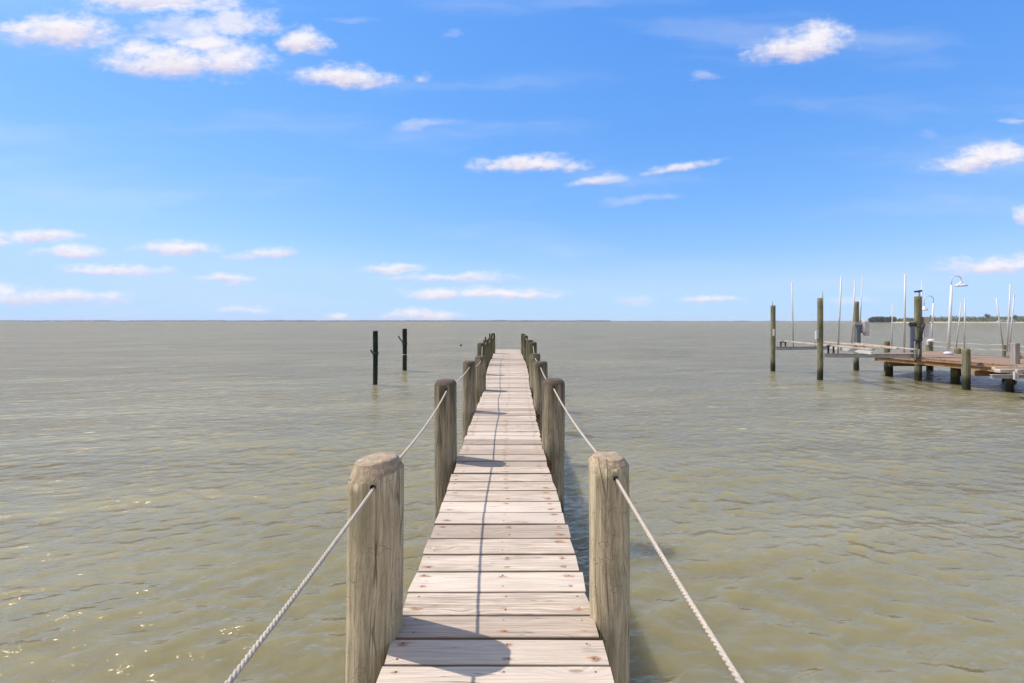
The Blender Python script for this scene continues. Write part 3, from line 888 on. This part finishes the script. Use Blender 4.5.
# meter box, cables and hanging pale sheet on the nearest tall pile
bm = bmesh.new(); a, b = at(922.6, 317, d + .1), at(927.8, 324.2, d + .1); add_box(bm, a.x, b.x, d, d + .16, b.z, a.z, .012); lf('junction_box', bm, M_BOX)
bm = bmesh.new(); a, b = at(924, 325.4, d + .1), at(928.2, 337, d + .1); add_box(bm, a.x, b.x, d + .08, d + .1, b.z, a.z, .004, M=None); lf('pale_sheet', bm, M_BAG)
bm = bmesh.new()
for pts, r in (([(924.5, 324), (922, 331), (919.5, 338), (917.5, 342), (914.8, 343.5)], .04), ([(923.5, 326), (921.5, 336), (922, 340), (918, 343)], .03), ([(913.5, 339.5), (917, 341), (921, 338.5)], .03), ([(914, 325.5), (918, 327.5), (922.5, 324.5)], .02), ([(919.5, 341), (919, 352), (921, 362), (924, 363)], .025), ([(915.5, 343), (914.8, 353), (915.6, 362)], .022)):
    add_tube(bm, [at(px, py, d - .03) for px, py in pts], r, 7)
lf('cable', bm, M_BLACK)
bm = bmesh.new()
for pts in ([(914.6, 341), (914.4, 352), (915.2, 360)], [(918.6, 349), (918.2, 357)]):
    add_tube(bm, [at(px, py, d - .06) for px, py in pts], .028, 7)
lf('conduit', bm, M_WHITE)
# fixture on its head
bm = bmesh.new(); a = at(919.4, 297, D[1]); add_tube(bm, [(a.x, D[1], a.z - .05), (a.x, D[1], a.z + .24)], .03, 8); st = lf('head_bracket', bm, M_WHITE)
bm = bmesh.new(); b0, b1 = at(915.6, 292.4, D[1]), at(918.4, 290.6, D[1]); add_box(bm, b0.x, b1.x, D[1] - .1, D[1] + .1, b0.z, b1.z, .02)
b0, b1 = at(919.9, 291.9, D[1]), at(921.2, 290.0, D[1]); add_box(bm, b0.x, b1.x, D[1] - .06, D[1] + .06, b0.z, b1.z, .01)
lf('head_fitting', bm, M_BLACK)
# rods and tags on the outer piles
bm = bmesh.new(); add_tube(bm, [at(822.4, 306, B[1] - B[3] - .01), at(822.4, 291.6, B[1] - B[3] - .01)], .022, 6); lf('rod', bm, M_ALU)
bm = bmesh.new(); add_tube(bm, [at(772.4, 306, A[1]), at(772.6, 300.2, A[1])], .018, 6); lf('rod', bm, M_ALU)
bm = bmesh.new(); a, b = at(815.6, 331, B[1]), at(817.0, 339, B[1]); add_box(bm, a.x, b.x + .05, B[1] - .05, B[1] + .05, b.z, a.z, .006); lf('white_plate', bm, M_WHITE)
bm = bmesh.new(); a, b = at(773.2, 329, A[1] - A[3] - .02), at(775.0, 336, A[1] - A[3] - .02); add_box(bm, a.x, b.x, A[1] - A[3] - .03, A[1] - A[3] + .05, b.z, a.z, .006); lf('tag_plate', bm, M_BAG)

# second lift: only its outer beam and bunk reach into view beside the square post
l2 = empty('boat_lift', (16.0, 15.0, 0))
tag(l2, 'end of second lift, white bunk over grey beam below the square post', 'boat lift')
o = obj('cross_beam', ibeam(15.9, 15.0, 18.6, 15.0, .69, .125, .12), M_ALU, l2); o.location = (-16, -15, 0)
bm = bmesh.new(); add_box(bm, 16.25, 18.9, 15.05, 15.25, .80, .92, .01); add_box(bm, 16.35, 18.9, 15.30, 15.42, .86, .97, .01)
o = obj('bunk', bm, M_BUNK, l2); o.location = (-16, -15, 0)
bm = bmesh.new(); a = at(1016.5, 371, 14.9); add_box(bm, a.x - .03, a.x + .03, 14.86, 14.92, .56, .92, .006); add_box(bm, a.x - .1, a.x - .06, 14.86, 14.92, .6, .86, .004)
o = obj('bunk_bracket', bm, M_WHITE, l2); o.location = (-16, -15, 0)

# ------------------------------------------------------------------ loose white poles standing along the dock
for (bx, by, tx, ty, d, r, lab) in (
    (956.2, 348, 961.3, 302, 20.9, .038, 'white pole leaning right on the short post just right of the bigger lamp'),
    (964.3, 355, 965.0, 298, 20.2, .045, 'upright white pole between the bigger lamp and the cut pile with a reddish top'),
    (1003.0, 345, 996.3, 298, 19.2, .04, 'white pole leaning left, first of the three beside the square grey post'),
    (1007.0, 352, 1010.5, 283.5, 18.6, .045, 'tallest of the three white poles behind the square grey post'),
    (1009.5, 352, 1014.2, 294.2, 18.6, .04, 'white pole leaning right, last of the three behind the square grey post'),
    (891.8, 350, 892.4, 304, 23.0, .035, 'thin short white pole beside the stubby post at the dock end'),
    (921.7, 346, 921.9, 280, 22.6, .035, 'thin white pole half hidden behind the tall pile with the junction box'),
    (859.0, 345, 862.7, 277, 23.3, .035, 'thin white pole leaning out behind the tall pile that carries the covered motor')):
    tag(obj('white_pole', pole_between(at(bx, by, d), at(tx, ty, d), r), M_WHITE), lab, 'pole', 'white poles on the dock')

# ------------------------------------------------------------------ two gooseneck lamps
def lamp(base, ptop, nr, nh, r0, r1, sr, dirx, label, ncy=0):
    e = empty('dock_lamp', base); tag(e, label, 'lamp', 'gooseneck lamps on the dock')
    b = Vector(base); t = Vector(ptop) - b
    bm = bmesh.new(); add_tube(bm, [(0, 0, .02), t * .5, t], [r0, (r0 + r1) / 2, r1], 14); obj('pole', bm, M_LAMPW, e)
    bm = bmesh.new(); add_lathe(bm, [(0, 0.003), (.16, .003), (.16, .10), (.09, .15), (0, .15)], (0, 0, 0), 16); obj('base', bm, M_LAMPW, e)
    bm = bmesh.new()
    pts = [t + Vector((0, 0, -.05))] + [t + Vector((dirx * nr * (1 - math.cos(k * math.pi / 12)), 0, nh + nr * math.sin(k * math.pi / 12) * .85)) for k in range(13)]
    end = pts[-1] + Vector((0, 0, -.14 if ncy == 0 else -ncy)); pts.append(end)
    add_tube(bm, pts, .019, 9); obj('gooseneck', bm, M_LAMPW, e)
    bm = bmesh.new()
    add_lathe(bm, [(.028, .08), (.045, .07), (.055, .02), (.10, -.015), (sr * .8, -.075), (sr, -.115), (sr, -.145), (sr * .95, -.14), (sr * .5, -.06), (0, -.03)], end, 24)
    obj('lamp_shade', bm, M_LAMPW, e)
pb = at(948.2, 355.0, 20.4); pb.z = DECK_Z + .002
lamp(pb, at(951.6, 285, 20.4), .215, .23, .065, .045, .225, 1, 'bigger white gooseneck lamp with a wide shade standing on the brown dock')
pb = at(931.6, 343, K2[1]); pb = Vector((K2[0] + .05, K2[1] - .02, K2[2] + .0))
lamp(pb, at(933.4, 303, K2[1]), .235, .17, .045, .035, .16, -1, 'smaller white gooseneck lamp bending left behind the tall pile with the junction box', ncy=.40)

# ------------------------------------------------------------------ far shores
def land_strip(name, px0, px1, d0, depth, hfun, mat, n=160):
    bm = bmesh.new(); rows = []
    for i in range(n + 1):
        px = px0 + (px1 - px0) * i / n
        x = (px - VX) * d0 / F
        h = hfun(px)
        s = 1 + depth / d0
        rows.append([bm.verts.new((x, d0, -.5)), bm.verts.new((x, d0 + depth * .08, h * .35)), bm.verts.new((x * (1 + depth * .3 / d0), d0 + depth * .3, h)), bm.verts.new((x * s, d0 + depth, h * 1.1)), bm.verts.new((x * s, d0 + depth * 1.02, -.5))])
    for a, b in zip(rows[:-1], rows[1:]):
        for k in range(4): bm.faces.new((a[k], b[k], b[k + 1], a[k + 1]))
    return tag(obj(name, bm, mat), kind='structure')

DS = 760.0
def leaf_clump(bm, c, rx, rz, n, size, rnd):
    for _ in range(n):
        u = rnd.uniform(-1, 1); a = rnd.uniform(0, 6.283); q = rnd.random() ** .4
        s = math.sqrt(1 - u * u)
        p = Vector(c) + Vector((rx * q * s * math.cos(a), rx * q * s * math.sin(a), rz * q * u))
        t = Vector((rnd.gauss(0, 1), rnd.gauss(0, 1), rnd.gauss(0, 1))).normalized()
        w = t.cross(Vector((rnd.gauss(0, 1), rnd.gauss(0, 1), rnd.gauss(0, 1)))).normalized()
        z = size * rnd.uniform(.6, 1.3)
        bm.faces.new([bm.verts.new(p + t * z), bm.verts.new(p + w * z), bm.verts.new(p - t * z), bm.verts.new(p - w * z)])
rnd = random.Random(11)
land_strip('right_shore', 896, 1500, DS, 160, lambda px: 2.0 + .7 * noise.noise(Vector((px * .05, 0, 0))), M_SAND)
def wood_h(px):
    if px < 900: return 5.0
    if px < 925: return 7.5 + 1.2 * noise.noise(Vector((px * .2, 2, 0)))
    if px < 990: return 9.8 + 2.0 * noise.noise(Vector((px * .12, 5, 0)))
    return 10.4 + 2.4 * noise.noise(Vector((px * .1, 9, 0)))
bm = bmesh.new()
px = 898.0
while px < 1500:
    h = max(2.5, wood_h(px)) * rnd.uniform(.85, 1.2)
    d = DS + 55 + rnd.uniform(-10, 60)
    leaf_clump(bm, ((px - VX) * d / F, d, 1.8 + h * .45), h * .75, h * .52, 46, .75, rnd)
    px += rnd.uniform(.35, .9) if px < 1060 else 2.5
tag(obj('shore_woods', bm, M_LEAF), 'low green woods massed along the right shore above the sandy beach', 'woods', kind='stuff')
# island
DI = 900.0
land_strip('island_shore', 866, 897, DI, 60, lambda px: .8, M_FAR, 30)
bm = bmesh.new(); px = 868.0
while px < 896:
    d = DI + 25 + rnd.uniform(0, 25); e = min(1, (px - 866) / 5.0)
    h = (12.0 + 1.0 * noise.noise(Vector((px * .3, 1, 0)))) * e * rnd.uniform(.9, 1.1)
    leaf_clump(bm, ((px - VX) * d / F, d, h * .55), 2.6, h * .5, 60, .8, rnd); px += .33
tag(obj('island_woods', bm, M_LEAF2), 'dark wooded islet on the horizon left of the right shore', 'woods', kind='stuff')
def tree(px, top, kind, lab):
    d = DS + 40; x = (px - VX) * d / F; H = CAMZ + (VY - top) * d / F
    e = empty('shore_tree', (x, d, .6)); tag(e, lab, 'tree', 'trees standing out on the right shore')
    bm = bmesh.new(); add_tube(bm, [(0, 0, -.4), (.15, 0, H * .4), (0, 0, H * .72)], [.45, .3, .15], 8)
    for s in (-1, 1): add_tube(bm, [(.1, 0, H * .45), (s * 1.2, .2, H * .68)], [.18, .08], 6)
    obj('trunk', bm, M_TRUNK, e)
    bm = bmesh.new()
    if kind == 'flat':
        for k in range(5): leaf_clump(bm, (rnd.uniform(-2.0, 2.0), rnd.uniform(-1, 1), H * .82 + rnd.uniform(-.4, .4)), 1.5, .8, 60, .4, rnd)
    else:
        for k in range(8): leaf_clump(bm, (rnd.uniform(-2.2, 2.2), rnd.uniform(-2, 2), H * rnd.uniform(.45, .85)), 1.9, 1.7, 60, .45, rnd)
    obj('crown', bm, M_LEAF2, e)
tree(931.3, 315.0, 'flat', 'flat topped lone tree standing above the shore left of the bigger lamp')
tree(986.6, 313.3, 'round', 'darkest round tree standing tallest above the shore woods')
tree(1014.0, 314.6, 'round', 'round dark tree beside the shore house')
def house(px, w, wallh, roofh, lab):
    d = DS + 22; x = (px - VX) * d / F
    e = empty('shore_house', (x, d, .7)); tag(e, lab, 'house', 'houses on the right shore')
    bm = bmesh.new(); add_box(bm, -w / 2, w / 2, -3, 3, -.5, wallh, 0); obj('wall', bm, M_HOUSE, e)
    bm = bmesh.new()
    v = [bm.verts.new(p) for p in ((-w / 2 - .4, -3.5, wallh + .01), (w / 2 + .4, -3.5, wallh + .01), (w / 2 + .4, 3.5, wallh + .01), (-w / 2 - .4, 3.5, wallh + .01), (-w * .25, 0, wallh + roofh), (w * .25, 0, wallh + roofh))]
    for f in ((0, 1, 5, 4), (2, 3, 4, 5), (1, 2, 5), (3, 0, 4), (0, 3, 2, 1)): bm.faces.new([v[i] for i in f])
    obj('roof', bm, M_ROOF, e)
    for k in range(3):
        bm = bmesh.new(); xx = -w / 2 + w * (k + .5) / 3
        add_box(bm, xx - .6, xx + .6, -3.06, -2.95, wallh * .35, wallh * .75, 0); obj('window', bm, M_WINDOW, e)
house(1001.8, 10, 3.2, 2.2, 'pale low house on the right shore, left of its grey roofed neighbour')
house(1010.5, 11, 3.4, 3.6, 'grey steep roofed house on the right shore near the picture edge')

# long low shore across the bay
DF = 4200.0
land_strip('far_shore', -420, 610, DF, 300, lambda px: 13.5 + 6.0 * noise.noise(Vector((px * .045, 3, 0))) + 3.5 * noise.noise(Vector((px * .3, 7, 0))), M_FAR, 900)
land_strip('far_shore_east', 600, 866, DF * 1.3, 300, lambda px: 9.0 + 5.0 * noise.noise(Vector((px * .06, 13, 0))) + 3 * noise.noise(Vector((px * .35, 17, 0))), M_FAR, 300)

# ------------------------------------------------------------------ light: sky, clouds and one sun
SUN_EL, SUN_AZ = 55.0, -70.5           # azimuth clockwise from the pier's direction
S = Vector((math.sin(R(SUN_AZ)) * math.cos(R(SUN_EL)), math.cos(R(SUN_AZ)) * math.cos(R(SUN_EL)), math.sin(R(SUN_EL))))
sun = bpy.data.lights.new('sun', 'SUN'); sun.energy = 3.4; sun.angle = R(.53); sun.color = (1.0, .955, .89)
so = bpy.data.objects.new('sun', sun); COL.objects.link(so)
so.rotation_euler = S.to_track_quat('Z', 'Y').to_euler()
so.location = (-30, 10, 40)

world = bpy.data.worlds.new('World'); scene.world = world; world.use_nodes = True
W = NT(world.node_tree)
bg = world.node_tree.nodes['Background']
sky = W.new('ShaderNodeTexSky', sky_type='NISHITA')
sky.sun_disc = False; sky.sun_elevation = R(SUN_EL); sky.sun_rotation = R(SUN_AZ); sky.altitude = 0; sky.air_density = 1.0; sky.dust_density = 0.0; sky.ozone_density = 1.5
tc = W.new('ShaderNodeTexCoord'); sep = W.new('ShaderNodeSeparateXYZ'); W.put(sep.inputs[0], tc.outputs['Generated'])
dy = W.math('MAXIMUM', sep.outputs[1], .05)
u = W.math('DIVIDE', sep.outputs[0], dy); v = W.math('DIVIDE', sep.outputs[2], dy)
uv = W.new('ShaderNodeCombineXYZ'); W.put(uv.inputs[0], u); W.put(uv.inputs[1], v)
# ragged edges: warp the directions, then compare each cloud's shape with noise
wn = W.noise(W.scale(uv.outputs[0], (9, 20, 0)), 1.0, 5, .6, out=1)
wv = W.scale(W.vmath('SUBTRACT', wn, (.5, .5, .5)), (.10, .045, 0))
uvw = W.vmath('ADD', uv.outputs[0], wv)
su = W.new('ShaderNodeSeparateXYZ'); W.put(su.inputs[0], uvw)
SKY_FIT = tuple((g, q * .1516 ** (g - 1)) for g, q in ((1.06, .70), (.65, .755), (.30, 1.085)))
CLOUDS = [ # centre x, y, half width, half height (pixels of a 1024 wide view), opacity, shear
    (60, 33, 66, 24, 1.0, 0), (20, 28, 26, 12, .5, 0), (165, 2, 90, 20, .9, 0), (186, 30, 60, 20, .5, 0), (170, 64, 82, 24, 1.0, 0), (226, 62, 48, 26, 1.0, 0), (236, 26, 46, 24, .8, 0), (125, 2, 55, 12, .7, 0), (210, 44, 40, 16, .45, 0), (138, 50, 28, 13, .6, 0),
    (303, 43, 29, 18, 1.0, 0), (345, 79, 58, 16, 1.0, 0), (420, 78, 14, 8, .2, 0), (425, 127, 38, 7, .33, .12), (355, 21, 24, 5, .15, -.1), (451, 34, 10, 5, .15, 0),
    (800, 48, 64, 19, 1.0, .10), (822, 40, 36, 21, 1.0, 0), (709, 77, 17, 7, .3, 0),
    (530, 166, 60, 12, 1.0, 0), (598, 181, 34, 7, .75, .12), (682, 168, 38, 8, .85, .12), (640, 199, 42, 7, .25, .08),
    (978, 163, 54, 13, .95, .08), (1000, 156, 42, 17, 1.0, 0), (1020, 218, 11, 11, .8, 0), (988, 267, 56, 13, .95, 0), (1050, 262, 50, 12, .8, 0), (1016, 121, 15, 4, .4, 0), (930, 133, 9, 7, .12, 0),
    (42, 237, 54, 9, .85, 0), (4, 242, 16, 6, .7, 0), (72, 253, 40, 10, .9, 0), (116, 271, 54, 9, .9, -.03), (176, 249, 46, 11, .95, 0), (262, 253, 44, 8, .8, .08), (228, 279, 36, 7, .85, 0),
    (45, 299, 95, 12, .85, 0), (2, 290, 20, 8, .8, 0), (245, 310, 32, 6, .6, 0), (338, 318, 15, 6, .9, 0), (425, 316, 44, 9, 1.0, 0),
    (392, 268, 38, 7, .85, 0), (452, 278, 70, 7, .7, 0), (495, 295, 66, 10, .95, 0), (430, 296, 36, 7, .7, 0), (528, 297, 34, 8, .8, 0), (708, 301, 30, 6, .9, 0), (634, 302, 22, 6, .4, 0), (852, 300, 30, 6, .3, 0),
    # outside the photograph's frame
    (-140, 90, 120, 34, .9, 0), (-180, 250, 140, 20, .8, 0), (1210, 150, 120, 30, .9, 0), (1230, 270, 130, 16, .8, 0), (420, -120, 180, 40, .8, 0), (830, -190, 160, 44, .8, 0),
]
Fm = None; Hm = None; Om = None
for (cx, cy, hw, hh, op, sh) in CLOUDS:
    cu, cv, a, b = (cx - VX) / F, (VY - cy) / F, hw / F, hh / F
    du = W.math('MULTIPLY_ADD', su.outputs[0], 1 / a, -cu / a)
    dv = W.math('MULTIPLY_ADD', su.outputs[1], 1 / b, -cv / b)
    if sh: dv = W.math('MULTIPLY_ADD', du, -sh * a / b, dv)
    # flat-bottomed: the lower half is squeezed
    dvs = W.math('MAXIMUM', dv, W.math('MULTIPLY', dv, -1.5))
    rr = W.math('SQRT', W.math('MULTIPLY_ADD', du, du, W.math('MULTIPLY', dvs, dvs)))
    f = W.math('MULTIPLY_ADD', rr, -1.0, 1.0)
    om = W.math('MULTIPLY', W.smooth(f, -.6, .1), op)
    hsh = W.math('MULTIPLY', W.math('MULTIPLY_ADD', dv, .5, .5), W.math('GREATER_THAN', f, -.3))
    if Fm is None: Fm, Hm, Om = f, hsh, om
    else:
        Fm = W.math('SMOOTH_MAX', Fm, f, .12); Hm = W.math('MAXIMUM', Hm, hsh); Om = W.math('MAXIMUM', Om, om)
cn = W.math('ADD', W.math('MULTIPLY', W.noise(W.scale(uv.outputs[0], (17, 30, 0)), 1.0, 9, .66), .75), W.math('MULTIPLY', W.noise(W.scale(uv.outputs[0], (48, 78, 0)), 1.0, 6, .62), .25))
cn2 = W.noise(W.scale(W.vmath('ADD', uv.outputs[0], (-.012, .010, 0)), (17, 30, 0)), 1.0, 9, .66)
dens_raw = W.math('ADD', Fm, W.math('MULTIPLY', W.math('SUBTRACT', cn, .5), 2.1))
dens = W.math('MULTIPLY', W.smooth(W.math('ADD', dens_raw, .17), .0, 1.0), Om)
# thin high veils
veil = W.noise(W.scale(W.vmath('ADD', uv.outputs[0], W.scale(wv, (1, 1, 0))), (1.3, 9.0, 0)), 1.0, 4, .5)
veilm = W.math('MULTIPLY', W.smooth(veil, .48, .76), .27)
front = W.smooth(sep.outputs[1], .05, .14)
skyc = sky.outputs[0]
# deep clear-air blue of the photograph: each channel's contrast over the Nishita sky
scs = W.new('ShaderNodeSeparateColor'); W.put(scs.inputs[0], skyc)
cmb = W.new('ShaderNodeCombineColor')
for k, (g, q) in enumerate(SKY_FIT):
    W.put(cmb.inputs[k], W.math('SMOOTH_MIN', W.math('MULTIPLY', W.math('POWER', scs.outputs[k], g), q), (.50, .745, 1.2)[k] / .1516, .12 / .1516))
skyg = cmb.outputs[0]
sd = W.vmath('DOT_PRODUCT', tc.outputs['Generated'], tuple(S))
au = W.math('MULTIPLY', W.math('POWER', W.smooth(sd, .76, 1.0), 1.5), 6.0)
aur = W.mix(1.0, (1.0, .97, .92), W.vmath('MULTIPLY', au, (1, 1, 1)), 'MULTIPLY')
skyg = W.mix(1.0, skyg, aur, 'ADD')
relief = W.math('MULTIPLY_ADD', W.math('SUBTRACT', cn, cn2), 1.6, 0.0)
lit = W.math('ADD', W.smooth(Hm, .15, .75), relief, clamp=True)
CL = 6.5
ccol = W.mix(lit, (.74 * CL, .66 * CL, .80 * CL), (1.0 * CL, .965 * CL, 1.0 * CL))
s1 = W.mix(W.math('MULTIPLY', veilm, front), skyg, (.80 * CL, .84 * CL, .95 * CL))
s2 = W.mix(W.math('MULTIPLY', W.math('MULTIPLY', dens, .95), front), s1, ccol)
W.l.new(s2, bg.inputs['Color'])
bg.inputs['Strength'].default_value = .10
# broken bright cloud, unseen, added behind the viewer as white fill light
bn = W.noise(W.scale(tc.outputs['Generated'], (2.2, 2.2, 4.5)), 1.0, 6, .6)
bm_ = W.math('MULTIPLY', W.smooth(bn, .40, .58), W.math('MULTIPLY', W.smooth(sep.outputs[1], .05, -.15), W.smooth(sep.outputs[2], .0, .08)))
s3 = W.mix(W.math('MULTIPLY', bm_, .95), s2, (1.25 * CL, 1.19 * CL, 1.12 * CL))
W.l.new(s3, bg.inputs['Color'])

vs = scene.view_settings
vs.view_transform = 'Standard'; vs.look = 'None'; vs.exposure = .6; vs.gamma = 1.0; vs.use_curve_mapping = False
scene.render.film_transparent = False
cy = scene.cycles
cy.use_denoising = True
cy.max_bounces = 8
cy.sample_clamp_indirect = 6
cy.sample_clamp_direct = 1.3

bm = bmesh.new(); add_box(bm, -9000, 9000, -3000, 9000, -3, 60)
me_ = bpy.data.materials.new('thin_haze'); me_.use_nodes = True
t_ = me_.node_tree; t_.nodes.remove(t_.nodes['Principled BSDF'])
pv = t_.nodes.new('ShaderNodeVolumePrincipled'); pv.inputs['Color'].default_value = (.86, .90, 1.0, 1); pv.inputs['Density'].default_value = HAZE
t_.links.new(pv.outputs[0], t_.nodes['Material Output'].inputs['Volume'])
tag(obj('haze', bm, me_), kind='stuff')
